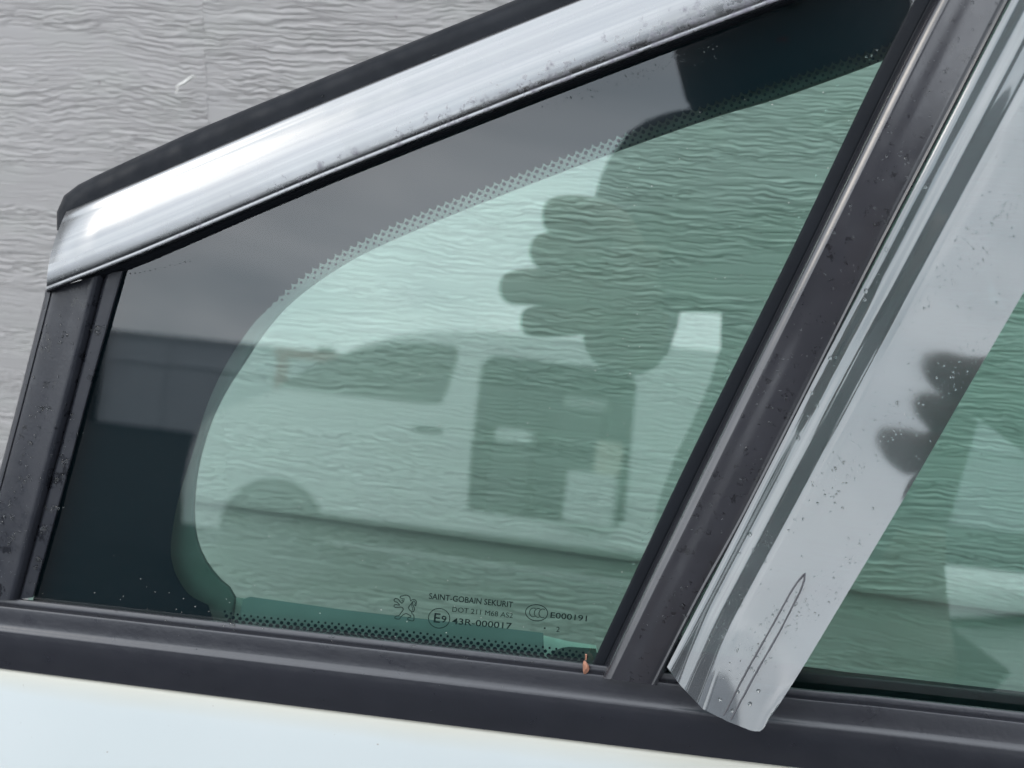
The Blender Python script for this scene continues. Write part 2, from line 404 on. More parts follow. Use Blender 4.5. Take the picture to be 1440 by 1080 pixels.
def board(x0, x1, z0, z1, seed, dx=.0014, dz=.00027):
    nx, nz_ = int((x1 - x0) / dx) + 1, int((z1 - z0) / dz) + 1
    xs, zs = np.linspace(x0, x1, nx), np.linspace(z0, z1, nz_); X, Z = np.meshgrid(xs, zs)
    h = grain((X + 2) * 1000, Z * 1000, seed) * .001
    edge = np.minimum(1, (Z - z0) / .003); tilt = .010 * (z1 - Z) / (z1 - z0)
    Yf = YW + .001 - tilt - h * edge * .92
    if x0 > -.19: Yf += .0007 * np.exp(-np.abs(X - x0) / .003)        # worn, slightly sunken board end
    v = np.stack([X, Yf, Z], -1).reshape(-1, 3)
    idx = np.arange(nx * nz_).reshape(nz_, nx)
    q = np.stack([idx[:-1, :-1], idx[:-1, 1:], idx[1:, 1:], idx[1:, :-1]], -1).reshape(-1, 4)
    # back edge rails so that the board has its thickness
    def wallstrip(front, back, flip):
        global_v.append(np.concatenate([front, back])); m_ = len(front); o_ = sum(len(k) for k in global_v[:-1]); i_ = np.arange(m_ - 1)
        return np.stack([o_ + i_ + 1, o_ + i_, o_ + m_ + i_, o_ + m_ + i_ + 1] if flip else [o_ + i_, o_ + i_ + 1, o_ + m_ + i_ + 1, o_ + m_ + i_], -1)
    grid = v.reshape(nz_, nx, 3); global_v = [v]
    def bk_(e): r_ = e.copy(); r_[:, 1] = YW + .012; return r_
    q1 = wallstrip(grid[0], bk_(grid[0]), True); q2 = wallstrip(grid[:, 0], bk_(grid[:, 0]), False); q3 = wallstrip(grid[:, -1], bk_(grid[:, -1]), True)
    v = np.concatenate(global_v)
    q = np.concatenate([q, q1, q2, q3]).astype(np.int32)
    me = bpy.data.meshes.new('siding_board'); me.vertices.add(len(v)); me.vertices.foreach_set('co', v.astype(np.float32).ravel())
    me.loops.add(q.size); me.loops.foreach_set('vertex_index', q.ravel()); me.polygons.add(len(q))
    me.polygons.foreach_set('loop_start', np.arange(0, q.size, 4, dtype=np.int32))
    me.polygons.foreach_set('use_smooth', np.concatenate([np.ones(len(q) - len(q1) - len(q2) - len(q3), bool), np.zeros(len(q1) + len(q2) + len(q3), bool)]))
    me.update(calc_edges=True); me.validate()
    return link('siding_board', me, 'siding', wall)
LAP, EXPO, JX = .8665, .33, -.2315
board(-.43, JX - .00003, LAP, LAP + EXPO + .012, 11)
board(JX + .00003, .30, LAP, LAP + EXPO + .012, 11 + 20)
board(-.43, .30, LAP - .13, LAP + .012, 51)
def plain_board(x0, x1, z0, z1):
    bg_ = Bag(); vs = [(x0, YW - .009, z0), (x1, YW - .009, z0), (x1, YW + .001, z1), (x0, YW + .001, z1), (x0, YW + .012, z0), (x1, YW + .012, z0), (x1, YW + .012, z1), (x0, YW + .012, z1)]
    bg_.add([Vector(v) for v in vs], [(0, 1, 2, 3), (4, 7, 6, 5), (0, 4, 5, 1), (3, 2, 6, 7), (0, 3, 7, 4), (1, 5, 6, 2)])
    return bg_.build('siding_board', 'siding', wall)
for r in range(-3, 5):
    z0 = LAP + r * EXPO
    if z0 < 0: z0 = .01
    z1 = LAP + (r + 1) * EXPO + .012
    if r in (0, -1):
        plain_board(-3, -.4305, z0, z1); plain_board(.3005, 3, z0, z1)
        if r == -1: plain_board(-.43, .30, z0, LAP - .1305)
    else: plain_board(-3, -.4 + .5 * (r % 2), z0, z1); plain_board(-.398 + .5 * (r % 2), 3, z0, z1)
bk = Bag(); bk.box((0, YW + .06, 1.06), (6, .09, 2.12)); bk.build('sheathing', 'shedpost', wall)

# ================================================================== the car door
door = empty('car_door', (.25, -.215, .02), 'white car front door with green quarter window leaning against the grey siding', 'car door')

RT = [D(.30, .222), D(.45, .258), D(.62, .275), D(.84, .28)]      # roofline beyond the picture
def off(pts, du, dv): return [(p[0] + du, p[1] + dv) for p in pts]
# --- outer skin under the moulding
mB = [(-190, 914), (0, 940), (480, 1001), (960, 1060), (1440, 1119), D(.5, -.105), D(.85, -.095)]
mA = [(-190, 818), (27, 842), (480, 893), (813, 931), (1125, 968), (1440, 1001), D(.5, -.0775), D(.85, -.068)]
low = [D(-.30, -1.03), D(-.1, -1.045), D(.2, -1.045), D(.5, -1.045), D(.85, -1.03)]
pan = Strip([(p[0], p[1] - 8) for p in mB], low, [(0, -1.2), (.006, 1.4), (.012, 2.4), (.03, 4), (.10, 9), (.30, 22), (.6, 26), (.85, 10), (1, -6)], 60, k=6)
pan.build('outer_panel', 'paint', door, back=-28)
# --- belt moulding
mould = Strip(mA, mB, [(0, 1.0), (.015, 2.2), (.09, 2.7), (.115, 2.3), (.135, 3.6), (.16, 3.8), (.38, 4.1), (.42, 4.5), (.455, 5.1), (.485, 5.35), (.53, 5.35), (.62, 5.1), (.74, 4.3), (.86, 3.2), (.95, 2.2), (1, 1.8)], 90)
mould.build('belt_moulding', 'mould', door, back=-3)
# --- black weather strip above the chrome
sA = [(80, 324), (79.5, 303), (83, 286), (92, 273), (108, 261), (150, 240), (220, 208), (290, 177), (480, 99), (727, -1), (1000, -113)] + off(RT, -25, -42)
cA = [(93, 298), (290, 213), (480, 133), (813, -1), (1050, -93), (1250, -165)] + RT
cB = [(66, 411), (197, 360), (360, 291), (480, 241), (720, 146), (960, 54), (1107, -1), (1330, -84)] + off(RT, 32, 66)
sB = [(86, 324), (88, 318), (93, 310), (115, 301), (150, 287), (220, 255), (290, 225), (480, 145), (813, 12), (1050, -80)] + off(RT, 4, 12)
seal = Strip(sA, sB, [(0, -6), (.05, -1.5), (.18, 1.2), (.45, 2.2), (.8, 2.2), (1, 1)], 320)
seal.build('roof_weather_strip', 'rubber', door, back=-14)
# --- chrome strip
chrome = Strip(cA, cB, [(0, 2), (.0, 4.0), (.02, 5.2), (.06, 5.9), (.12, 6.3), (.17, 6.9), (.3, 8.1), (.5, 9.3), (.66, 9.75), (.76, 9.85), (.83, 9.8), (.89, 9.6), (.925, 9.35), (.945, 9.4), (.975, 9.3), (.99, 7.2), (1, 4.6)], 120, bulge=9)
chrome.build('chrome_strip', 'chrome', door, back=-2, sharp=60)
# --- gasket between chrome and glass
gB = [(140, 396), (173, 383), (230, 360), (360, 303), (480, 250), (679, 170), (960, 63), (1130, -2), (1345, -80)] + off(RT, 40, 84)
gA = [(62, 408), (197, 358), (360, 289), (480, 239), (720, 144), (960, 52), (1107, -3), (1330, -87)] + off(RT, 32, 64)
gask = Strip([(100, 392)] + gA[1:], gB, [(0, 3.2), (.3, 3.2), (.62, 2.6), (.80, 1.2), (.88, .9), (1, .25)], 100)
gask.build('glass_gasket', 'rubber', door, back=-6)
# --- trim at the front edge of the door
lA = [(64, 408), (57, 440), (0, 661), (-52, 848)]
lB = [(148, 385), (104, 556), (60, 720), (27, 843)]
front = Strip(lA, lB, [(0, -2), (.04, 0), (.09, .9), (.105, .3), (.13, 2.0), (.30, 3.0), (.55, 3.6), (.70, 4.3), (.80, 4.8), (.87, 4.2), (.94, 2.2), (1, .3)], 40)
front.build('front_edge_trim', 'trim', door, back=-22)
iB = [(174, 381), (127, 548), (81, 720), (47, 840)]
inner = Strip(lB, iB, [(0, .3), (.06, 1.5), (.2, 1.9), (.9, 1.9), (.96, 1.5), (1, .4)], 40)
inner.build('inner_trim_strip', 'trim', door, back=-4)
# --- quarter glass
qg = [(158, 378), (230, 352), (480, 244), (720, 150), (960, 57), (1110, 0), (1342, -90), (1300, 10), (1250, 90), (1120, 370), (970, 665), (840, 950), (480, 902), (38, 850), (70, 715)]
quarter = plate('quarter_glass', qg, -4, 0, 'glass', door)
# frit: solid border, scalloped towards the opening, then rows of dots
opening = [(1262, 70), (1235, 88), (1100, 137), (1000, 167), (842, 223), (680, 285), (590, 322), (499, 364), (423, 415), (379, 460), (345, 510), (318, 552), (297, 597), (281, 653), (275, 700), (275, 735), (279, 760), (289, 785), (308, 811), (325, 826), (332, 838), (331, 853), (328, 875), (326, 905)]
inE = [(1275, 52), (1240, 66), (1100, 113), (991, 149), (840, 203), (680, 264), (600, 296), (527, 329), (429, 386), (360, 450)]
inF = [(360, 450), (334, 486), (310, 527), (290, 573), (272, 633), (257, 680), (246, 724), (240, 770), (243, 795), (250, 813), (266, 836), (293, 851)]
E_ = spline(inE, 900); step = 12.3; cum = 0; edge = []; cols = []
L_ = [0]
for a, b in zip(E_, E_[1:]): L_.append(L_[-1] + (b - a).length)
for i in range(len(E_) - 1):
    d = (E_[i + 1] - E_[i]).normalized(); nrm = Vector((d.y, -d.x))
    if nrm.y < 0: nrm = -nrm
    ph = (L_[i] / step) % 1.0
    fade = 1 if L_[i] < .93 * L_[-1] else max(0, (L_[-1] - L_[i]) / (.07 * L_[-1]))
    amp = fade * 3.2 * (1 - abs(2 * ph - 1) ** 1.8) * 2 - 3.0 * fade
    edge.append(E_[i] + nrm * amp)
for k in range(int(L_[-1] / step)):
    for half in (0, 1):
        s_ = (k + half * .5) * step
        i = min(range(len(L_) - 1), key=lambda q: abs(L_[q] - s_)) if s_ < L_[-1] else None
        if i is None: continue
        d = (E_[i + 1] - E_[i]).normalized(); nrm = Vector((d.y, -d.x)); nrm = -nrm if nrm.y < 0 else nrm
        cols.append((E_[i], nrm, half, s_ / L_[-1]))
frit_poly = [(162, 380), (480, 246), (960, 59), (1340, -88), (1290, 20)] + [tuple(p) for p in edge] + [tuple(p) for p in spline(inF, 60)] + [(300, 873), (46, 846), (76, 712)]
plate('frit_border', frit_poly, -3.96, -3.86, 'frit', quarter)
dots = Bag()
for p, n_, half, s_ in cols:
    if s_ > .96: continue
    big = 1 if s_ < .72 else max(.55, 1 - (s_ - .72) * 1.6)
    for row, (dd, r) in enumerate(((5.6, 2.75), (11.3, 2.15), (16.8, 1.5))):
        if row % 2 != half or (row == 2 and s_ > .8) or (row == 1 and s_ > .9): continue
        q = p + n_ * dd; dots.disc(q.x, q.y, r * big, -3.9)
bt = spline([(300, 851), (333, 866), (480, 880), (640, 898), (763, 912), (836, 922)], 400)
bl = [0]
for a, b in zip(bt, bt[1:]): bl.append(bl[-1] + (b - a).length)
for k in range(int(bl[-1] / 9.6)):
    for row, (dd, r) in enumerate(((0, 1.7), (5.2, 2.6), (10.6, 3.3), (16, 3.7))):
        s_ = (k + .5 * (row % 2)) * 9.6
        if s_ >= bl[-1]: continue
        i = min(int(s_ / bl[-1] * 399), 398); d = (bt[i + 1] - bt[i]).normalized()
        q = bt[i] + Vector((-d.y, d.x)) * (dd - 2)
        if q.x < 315: continue
        dots.disc(q.x, q.y, r, -3.9)
dots.build('frit_dots', 'frit', quarter)['kind'] = 'stuff'
# body flange seen through the glass
def outset(pts, k):
    res = []
    for i, p in enumerate(pts):
        a, b = Vector(pts[max(0, i - 1)]), Vector(pts[min(len(pts) - 1, i + 1)]); d = (b - a).normalized(); n_ = Vector((d.y, -d.x))
        c = Vector((760, 620)) - Vector(p)
        if n_.dot(c) > 0: n_ = -n_
        res.append(tuple(Vector(p) + n_ * k))
    return res
op = [tuple(p) for p in spline(opening, 90)]
fl = Strip(outset(op, 62), op, [(0, -9), (.35, -9), (.9, -9.2), (.97, -9.9), (1, -12)], 90, smooth=False)
fl.build('window_flange', 'flange', door, back=-16)
plate('window_flange', [(341, 843), (352, 839), (480, 857), (620, 873), (764, 890), (766, 950), (330, 900), (337, 866)], -14, -10, 'flange2', door)
plate('window_flange', [(771, 926), (779, 915), (790, 911), (800, 909.5), (838, 912), (850, 960), (764, 955)], -14, -10, 'flange', door)
plate('inner_sheet', [(316, 838), (350, 842), (352, 905), (300, 900)], -24, -20, 'vanwhite', door)
plate('inner_sheet', [(752, 893), (764, 893.5), (800, 902), (838, 907.5), (850, 960), (745, 955)], -24, -20, 'vanwhite', door)
# --- writing on the glass
def textmesh(bag, s, x0, y0, x1, y1, cap, wmm, bold=0.0):
    cu = bpy.data.curves.new('t', 'FONT'); cu.body = s; cu.size = 1; cu.offset = bold; cu.resolution_u = 4
    ob = bpy.data.objects.new('t', cu); COL.objects.link(ob)
    me = bpy.data.meshes.new_from_object(ob.evaluated_get(bpy.context.evaluated_depsgraph_get()))
    xs = [v.co.x for v in me.vertices]; ys = [v.co.y for v in me.vertices]
    mnx, mxx, mxy = min(xs), max(xs), max(ys); a = atan2(y1 - y0, x1 - x0); L = hypot(x1 - x0, y1 - y0)
    sx, sy = L / (mxx - mnx), cap / max(.3, mxy)
    vs = []
    for v in me.vertices:
        x, y = (v.co.x - mnx) * sx, v.co.y * sy
        vs.append(P(x0 + x * cos(a) + y * sin(a), y0 + x * sin(a) - y * cos(a), wmm))
    bag.add(vs, [tuple(p.vertices) for p in me.polygons])
    bpy.data.objects.remove(ob); bpy.data.curves.remove(cu); bpy.data.meshes.remove(me)
WM = -3.9
def marking(fn):
    b_ = Bag(); fn(b_); return b_.build('glass_marking', 'mark', quarter)
marking(lambda b_: textmesh(b_, 'SAINT-GOBAIN SEKURIT', 603, 842, 721, 854.4, 8.2, WM, .012))
marking(lambda b_: textmesh(b_, 'DOT 211 M68 AS2', 635.8, 860.2, 720.8, 869.2, 7.0, WM, .0))
marking(lambda b_: textmesh(b_, '43R-000017', 635.4, 877.3, 719.4, 884.8, 8.7, WM, .010))
marking(lambda b_: textmesh(b_, 'E000191', 773.8, 868.6, 825, 873.8, 8.0, WM, .010))
marking(lambda b_: (textmesh(b_, '2', 782, 888.3, 786.6, 888.8, 7.0, WM, .006), b_.disc(766, 883.4, 1.4, WM)))
def ell(cx, cy, rx, ry, a0=0, a1=2 * pi, k=40, rot=.10):
    r = []
    for i in range(k):
        a = a0 + (a1 - a0) * i / (k - (0 if a1 - a0 > 6.2 else 1)); x, y = rx * cos(a), ry * sin(a)
        r.append((cx + x * cos(rot) - y * sin(rot), cy + x * sin(rot) + y * cos(rot)))
    return r
def emark(b_):
    b_.ribbon(ell(617.5, 869.5, 15, 13.8), 1.15, WM, True)
    textmesh(b_, 'E', 609.6, 875.0, 618.4, 876.0, 13.2, WM, .012); textmesh(b_, '9', 620.2, 875.0, 627.2, 875.8, 9.6, WM, .014)
marking(emark)
def ccc(b_):
    b_.ribbon(ell(754.6, 861.7, 15.6, 11.4), 1.15, WM, True)
    for dx in (-4.6, 2.2, 9.0): b_.ribbon(ell(754.6 + dx * .97, 861.7 + dx * .1, 5.4, 6.2, radians(62), radians(298), 20), 1.1, WM)
marking(ccc)
def lion(b_):
    def A(pts): return [(540 + x / 4.8, 820 + y / 4.8) for x, y in pts]
    def B(pts): return [(560 + x / 14.4, 820 + y / 14.4) for x, y in pts]
    body = A([(121, 139), (106, 122), (94, 108), (78, 104), (68, 112), (72, 125), (86, 128), (98, 139), (106, 149), (92, 147), (76, 145), (67, 153), (73, 163), (92, 164), (116, 162), (129, 172), (127, 184), (113, 202), (102, 219), (84, 222), (73, 232), (78, 240), (104, 242), (112, 230), (128, 216), (147, 205), (164, 212), (181, 222), (178, 230), (163, 232), (160, 243), (168, 250), (199, 253), (201, 219), (189, 205), (184, 196)])
    b_.ribbon([tuple(p) for p in spline(body, 150)], 1.15, WM)
    b_.ribbon([tuple(p) for p in spline(B([(45, 300), (38, 285), (55, 265), (90, 258), (150, 244), (200, 256), (236, 290), (243, 330), (252, 368)]), 60)], 1.15, WM)
    b_.ribbon(B([(45, 300), (75, 315), (125, 318), (128, 345), (70, 343), (72, 360), (115, 368), (108, 385), (75, 385), (92, 410)]), .9, WM)
    b_.ribbon([tuple(p) for p in spline(B([(252, 368), (275, 342), (310, 333), (348, 347), (371, 385), (362, 430), (350, 462), (332, 440), (346, 408), (330, 372), (306, 366), (283, 386), (262, 420), (232, 455), (208, 500), (232, 545), (262, 572), (296, 582), (322, 555), (326, 505), (304, 455), (292, 420), (300, 385)]), 130)], 1.15, WM)
    b_.ribbon([tuple(p) for p in spline(B([(268, 425), (278, 470), (292, 520), (284, 560)]), 20)], .8, WM)
marking(lion)
# --- bar between quarter window and door window
bA = [(1344, -108), (1240, 92), (1111, 360), (963, 660), (826, 951)]
bB = [(1486, -108), (1427, 0), (1335, 177), (1243, 353), (1150, 537), (1057, 720), (990, 840), (926, 964)]
bar = Strip(bA, bB, [(.172, -.3), (.19, 1.0), (.205, 3.6), (.232, 5.1), (.318, 6.6), (.335, 6.75), (.44, 6.75), (.6, 6.9), (.84, 6.8), (.90, 6.6), (.925, 7.1), (.95, 6.6), (.975, 4), (1, 1.5)], 70)
bar.build('division_bar', 'bar', door, back=-9)
lip = Strip(bA, bB, [(-.015, -.3), (0, .1), (.07, .3), (.14, .35), (.152, .15), (.165, .3), (.20, .3)], 70)
lip.build('bar_rubber_lip', 'rubber', door, back=-3)
# --- door window glass behind the visor
dg = [(1412, -95), (1360, 20), (1200, 370), (1000, 760), (905, 950), (960, 965), (1125, 985), (1440, 1018), D(.5, -.088), D(.82, -.08), D(.82, .268), D(.6, .262), D(.45, .245)]
plate('door_glass', dg, -10, -6, 'glass', door)
ws = [(905, 905), (1125, 937), (1300, 957), (1440, 973), D(.5, -.072), D(.85, -.064)]
Strip(ws, [(p[0] - 6, p[1] + 75) for p in ws], [(0, -17), (.05, -15.5), (.12, -15), (1, -15)], 40).build('inner_belt_seal', 'rubber', door, back=-19)
# rear upright and roof rail of the window frame, out of the picture
plate('window_frame', [D(.81, -.08), D(.86, -.08), D(.86, .30), D(.81, .262)], -20, -1, 'rubber', door)
Strip([(100, 330), (480, 165), (813, 30), (1107, -85), (1330, -165)] + off(RT, 0, 10), [(120, 370), (480, 222), (813, 92), (1107, -20), (1345, -112)] + off(RT, 28, 52), [(0, -5), (.5, -4.5), (1, -5)], 60).build('roof_rail', 'rubber', door, back=-26)
# --- smoked visor clipped over the door window
vA = [(1480, -110), (1420, 5), (1241, 350), (1149, 526), (1058, 704), (938, 938)]
vB = [(1716, -70), (1630, 82), (1440, 410), (1350, 565), (1261, 718), (1078, 1024)]
visor = Strip(vA, vB, [(0, 8.5), (.03, 9.1), (.10, 9.6), (.12, 9.85), (.165, 10.7), (.185, 10.95), (.21, 11.05), (.30, 11.2), (.33, 11.65), (.36, 12.2), (.5, 14.21), (.65, 16.31), (.80, 18.41), (.97, 20.79), (1, 21.2)], 70)
visor.wadd = lambda f: 6 * (.9 - f) + 4 * max(0, (f - .74) / .26) ** 2
visor.tail = [(0, 0), (.12, 14), (.35, 29), (.6, 25), (.85, 17), (.95, 9), (1, -6)]
# rounded lower corner
vis = visor.build('wind_deflector', 'visor', door, thick=2.4, sharp=60)
def on_strip(st, x, y, dw):
    best = min(((hypot(st.px(i * .5, t / 60).x - x, st.px(i * .5, t / 60).y - y), t / 60, i * .5 / (st.n - 1)) for i in range(2 * st.n) for t in range(61)))
    return P(x, y, st.wof(best[1]) + dw + st.wadd(min(1, best[2])))
def raised_rib(pts, wid):
    b_ = Bag(); pts = [tuple(p) for p in spline(pts, 26)]; vs = []
    for x, y in pts: vs += [on_strip(visor, x - wid, y - wid * .4, -.05), on_strip(visor, x, y, .35), on_strip(visor, x + wid, y + wid * .4, -.05)]
    b_.add(vs, [(3 * i + j, 3 * i + j + 1, 3 * i + j + 4, 3 * i + j + 3) for i in range(25) for j in (0, 1)])
    b_.build('moulded_rib', 'rib', vis, smooth=True)
raised_rib([(1132, 806), (1122, 818), (1112, 833), (1085, 882), (1050, 944), (1018, 1006)], 1.6)
raised_rib([(1132, 806), (1129, 822), (1116, 850), (1094, 892), (1060, 952), (1028, 1012)], 1.6)

# ================================================================== small things
hb = Bag()
def husk():
    b_ = Bag(); k = 10; rows = 8; vs = []; cx, cy = 822, 938
    for j in range(rows + 1):
        f = j / rows; r = (sin(pi * min(1, f * .92 + .05)) ** .8) * 4.2 + .3; y = cy + 10 - 19 * f; x = cx + 2.2 * sin(f * 3.2)
        for i in range(k):
            a = 2 * pi * i / k; q = r * (1 + .22 * cos(3 * a + f * 4) + .1 * cos(7 * a)); vs.append(P(x + q * cos(a), y, 4.2 + .25 * q * sin(a)))
    fs = [(j * k + i, j * k + (i + 1) % k, (j + 1) * k + (i + 1) % k, (j + 1) * k + i) for j in range(rows) for i in range(k)]
    fs += [tuple(range(k)), tuple(range(rows * k, rows * k + k))]
    b_.add(vs, fs); b_.box(P(824, 924, 4.4), (.0006, .0006, .0022)); return b_.build('seed_husk', 'husk', smooth=True)
tag(husk(), 'tiny tan seed husk caught at the foot of the division bar', 'husk')
def WP(px, py, dy=0): d = ray(px, py); return CAM + d * ((YW - .010 + dy - CAM.y) / d.y)
def blob_on_wall(name, pts, wd, m, label, cat):
    b_ = Bag(); vs = []; n = len(pts); pts = [Vector(p) for p in pts]
    for i, p in enumerate(pts):
        a, c = pts[max(0, i - 1)], pts[min(n - 1, i + 1)]; d = (c - a).normalized(); q = Vector((-d.y, d.x)) * wd[i]
        vs += [WP(*(p - q), .0), WP(*p, -.0012), WP(*(p + q), .0)]
    fs = [(3 * i + j, 3 * i + j + 1, 3 * i + j + 4, 3 * i + j + 3) for i in range(n - 1) for j in (0, 1)]
    b_.add(vs, fs); return tag(b_.build(name, m, smooth=True), label, cat)
blob_on_wall('paint_fleck', [(247, 131), (250, 126), (248, 122), (253, 119), (258, 117), (262, 114), (267, 110), (271, 107), (277, 109)], [.8, 1.4, 1.0, 1.8, 2.0, 2.4, 1.6, 1.2, .6], 'fleck', 'small curled white fleck stuck on the grey siding beside the board joint', 'fleck')

# water: beads on trim, rubber, visor and glass
wd = Bag()
def scatter(st, n, tr, fr, r, dens=None, el=1.4, an=1.2):
    for _ in range(n):
        for _try in range(20):
            f, t_ = rng.uniform(*fr), rng.uniform(*tr)
            if dens is None or rng.random() < dens(f, t_): break
        x, y, w_ = st.at(f, t_); wd.drop(x, y, w_, r[0] + (r[1] - r[0]) * rng.random() ** 2.6, 1 + rng.random() * (el - 1), an + rng.uniform(-.3, .3))
def clump(st, f, t, n, sf, stt, r):
    for _ in range(n):
        x, y, w_ = st.at(min(.99, max(0.01, f + rng.gauss(0, sf))), min(.98, max(.02, t + rng.gauss(0, stt)))); wd.drop(x, y, w_, r[0] + (r[1] - r[0]) * rng.random() ** 2, 1.1 + rng.random() * .5, rng.uniform(0, 3))
for f, t_ in ((.16, .45), (.40, .42), (.52, .35), (.66, .30), (.72, .45), (.80, .5), (.60, .6), (.9, .3)): clump(front, f, t_, 9, .02, .12, (.9, 3.0))
scatter(front, 170, (.15, .9), (.05, 1), (.6, 1.8))
for f in (.17, .44, .52, .57, .64, .72, .80, .88, .95): clump(inner, f, .5, 4, .012, .2, (1.4, 4.4))
scatter(inner, 24, (.1, .9), (.1, .98), (.6, 1.6))
for k in range(60):
    f = rng.uniform(.04, .50); x, y, w_ = seal.at(f, .62 + rng.gauss(0, .12)); wd.drop(x, y, max(w_, 1.4), 1.0 + 3.0 * rng.random() ** 2, 1.2, .4)
scatter(bar, 240, (.36, .88), (.1, .95), (.5, 2.6)); scatter(bar, 26, (.02, .14), (.1, .95), (.8, 2.0))
scatter(visor, 900, (.34, .97), (.1, .97), (.6, 2.0), lambda f, t_: .15 + .85 * (sin(f * 23 + t_ * 9) > .2)); scatter(visor, 60, (.18, .32), (.80, .97), (.8, 2.4)); scatter(visor, 22, (.02, .14), (.2, .95), (1.2, 4))
def on_px(x, y):
    best = min(((hypot(visor.px(i * .5, t / 60).x - x, visor.px(i * .5, t / 60).y - y), t / 60, i * .5 / (visor.n - 1)) for i in range(2 * visor.n) for t in range(61)))
    return (x, y, visor.wof(best[1]) + visor.wadd(min(1, best[2])))
for (x, y) in ((1038, 973), (1067, 972), (1030, 1000), (1055, 990), (1013, 984)): wd.drop(*on_px(x, y), 3.0, 1.2, .6)
scatter(mould, 110, (.02, .12), (.05, .6), (.8, 3.2), el=2.6, an=.12); scatter(mould, 60, (.14, .9), (.05, .6), (.5, 1.6))
for _ in range(120):      # beads along the glass edges
    k = rng.random(); x = 890 + 330 * k - abs(rng.gauss(0, 14)) - 2; y = 800 - 700 * k
    y = 951 - (x + 12 - 826 + abs(rng.gauss(0, 9))) * 1.98 + 8
    if y > 930: continue
    wd.drop(x - 6, y, 0, .6 + 1.3 * rng.random() ** 2)
for _ in range(90):
    x = rng.uniform(760, 1010); wd.drop(x, 63 + (960 - x) * .388 + 10 + abs(rng.gauss(0, 10)), 0, .5 + .9 * rng.random())
for i in range(14): wd.drop(176 + i * 7, 387 - i * 1.5 + rng.uniform(-1, 1), 0, .7 + rng.random() * .7)
for _ in range(70):
    x = rng.uniform(120, 700); wd.drop(x, 862 + (x - 120) * .108 - abs(rng.gauss(0, 5)), 0, .5 + .9 * rng.random())
for (x, y) in ((898, 236), (947, 275), (1112, 278), (1040, 318), (1178, 120), (1162, 155), (920, 402), (1109, 215), (1226, 78), (1233, 70), (1218, 80)): wd.drop(x, y, 0, 1.8)
ds = Bag()
for _ in range(170):
    x, y = rng.uniform(300, 1180), rng.uniform(120, 900)
    if y < 1115 - x or (x - 826) * 1.98 + y - 951 > -20 or y < 420 - x * .28: continue
    ds.disc(x, y, rng.choice((.4, .5, .6, .6, 1.0)), .03, 6, rng.uniform(.4, .8))
for _ in range(22):
    x = rng.uniform(60, 330); ds.disc(x, 846 + x * .1 - abs(rng.gauss(0, 26)), rng.uniform(.25, .55), .03, 5)
tag(ds.build('dust_specks', 'fleck'), 'pale dust specks dried on the quarter window', 'dust', kind='stuff')
tag(wd.build('water_beads', 'water', smooth=True, sharp=80), 'clear rain beads clinging to the door trim and visor', 'water', kind='stuff')

# ================================================================== what the glass mirrors: photographer, phone, van, shed
def skinned(name, joints, edges, m, parent=None, sub=2, root=0):
    me = bpy.data.meshes.new(name); me.from_pydata([tuple(j[0]) for j in joints], edges, [])
    ob = link(name, me, m, parent)
    md = ob.modifiers.new('skin', 'SKIN'); md.use_smooth_shade = True
    for i, j in enumerate(joints):
        r = j[1] if isinstance(j[1], tuple) else (j[1], j[1]); me.skin_vertices[0].data[i].radius = r
        me.skin_vertices[0].data[i].use_root = i == root
    s = ob.modifiers.new('sub', 'SUBSURF'); s.levels = s.render_levels = sub
    return ob
V = Vector
# phone: lens side faces the glass, the camera sits just in front of its lens
phone = empty('mobile_phone', CAM - fwd * .020 - CR * .055 - CU * .03, 'black mobile phone in the photographer\'s hands mirrored in the window', 'phone')
def obox(name, c, d, m, parent, bev=.004):
    b_ = bmesh.new(); bmesh.ops.create_cube(b_, size=1)
    for v in b_.verts: v.co = CR * (v.co.x * d[0]) + CU * (v.co.y * d[1]) + fwd * (v.co.z * d[2]) + c
    bmesh.ops.bevel(b_, geom=b_.edges, offset=bev, segments=3, affect='EDGES')
    me = bpy.data.meshes.new(name); b_.to_mesh(me); b_.free(); return link(name, me, m, parent)
pc = CAM - fwd * .022 - CR * .050 - CU * .018
obox('body', pc, (.150, .074, .008), 'phone', phone, .003)
obox('lens_housing', CAM - fwd * .0175 - CR * .004 - CU * .004, (.034, .034, .0015), 'phone', phone, .0006)
# the photographer
chin = M(1115, 118, .76); hc = M(1115, -20, .78)
nk = chin + V((0, -.035, -.03)); sh = V((nk.x + .03, nk.y - .02, nk.z - .055))
hipz = .86; px_ = sh.x + .01
lsh = M(905, 232, .78); rsh = V((2 * sh.x - lsh.x + .02, lsh.y, lsh.z))
lel = M(888, 452, .74); lwr = M(880, 470, .45); lpalm = M(862, 385, .405)
rwr = CAM - fwd * .05 + CR * .085 - CU * .055; rel = V((rsh.x + .15, rsh.y - .02, rsh.z - .27)); rpalm = CAM - fwd * .04 + CR * .045 - CU * .025
J = [(V((px_ + .0, sh.y - .03, hipz)), (.20, .12)), (V((px_ + .02, sh.y - .02, hipz + .16)), (.20, .11)), (V((px_ + .075, sh.y, sh.z - .12)), (.155, .11)), (sh, (.085, .07)), (nk, .055), (hc + V((0, -.01, -.045)), .078), (hc + V((0, -.015, .03)), .086), (hc + V((0, -.01, .085)), .06),
     (lsh, .055), (lel, .042), (lwr, .034), (lpalm, (.040, .030)), (rsh, .055), (rel, .042), (rwr, .028), (rpalm, (.032, .018))]
Ed = [(0, 1), (1, 2), (2, 3), (3, 4), (4, 5), (5, 6), (6, 7), (3, 8), (8, 9), (9, 10), (10, 11), (3, 12), (12, 13), (13, 14), (14, 15)]
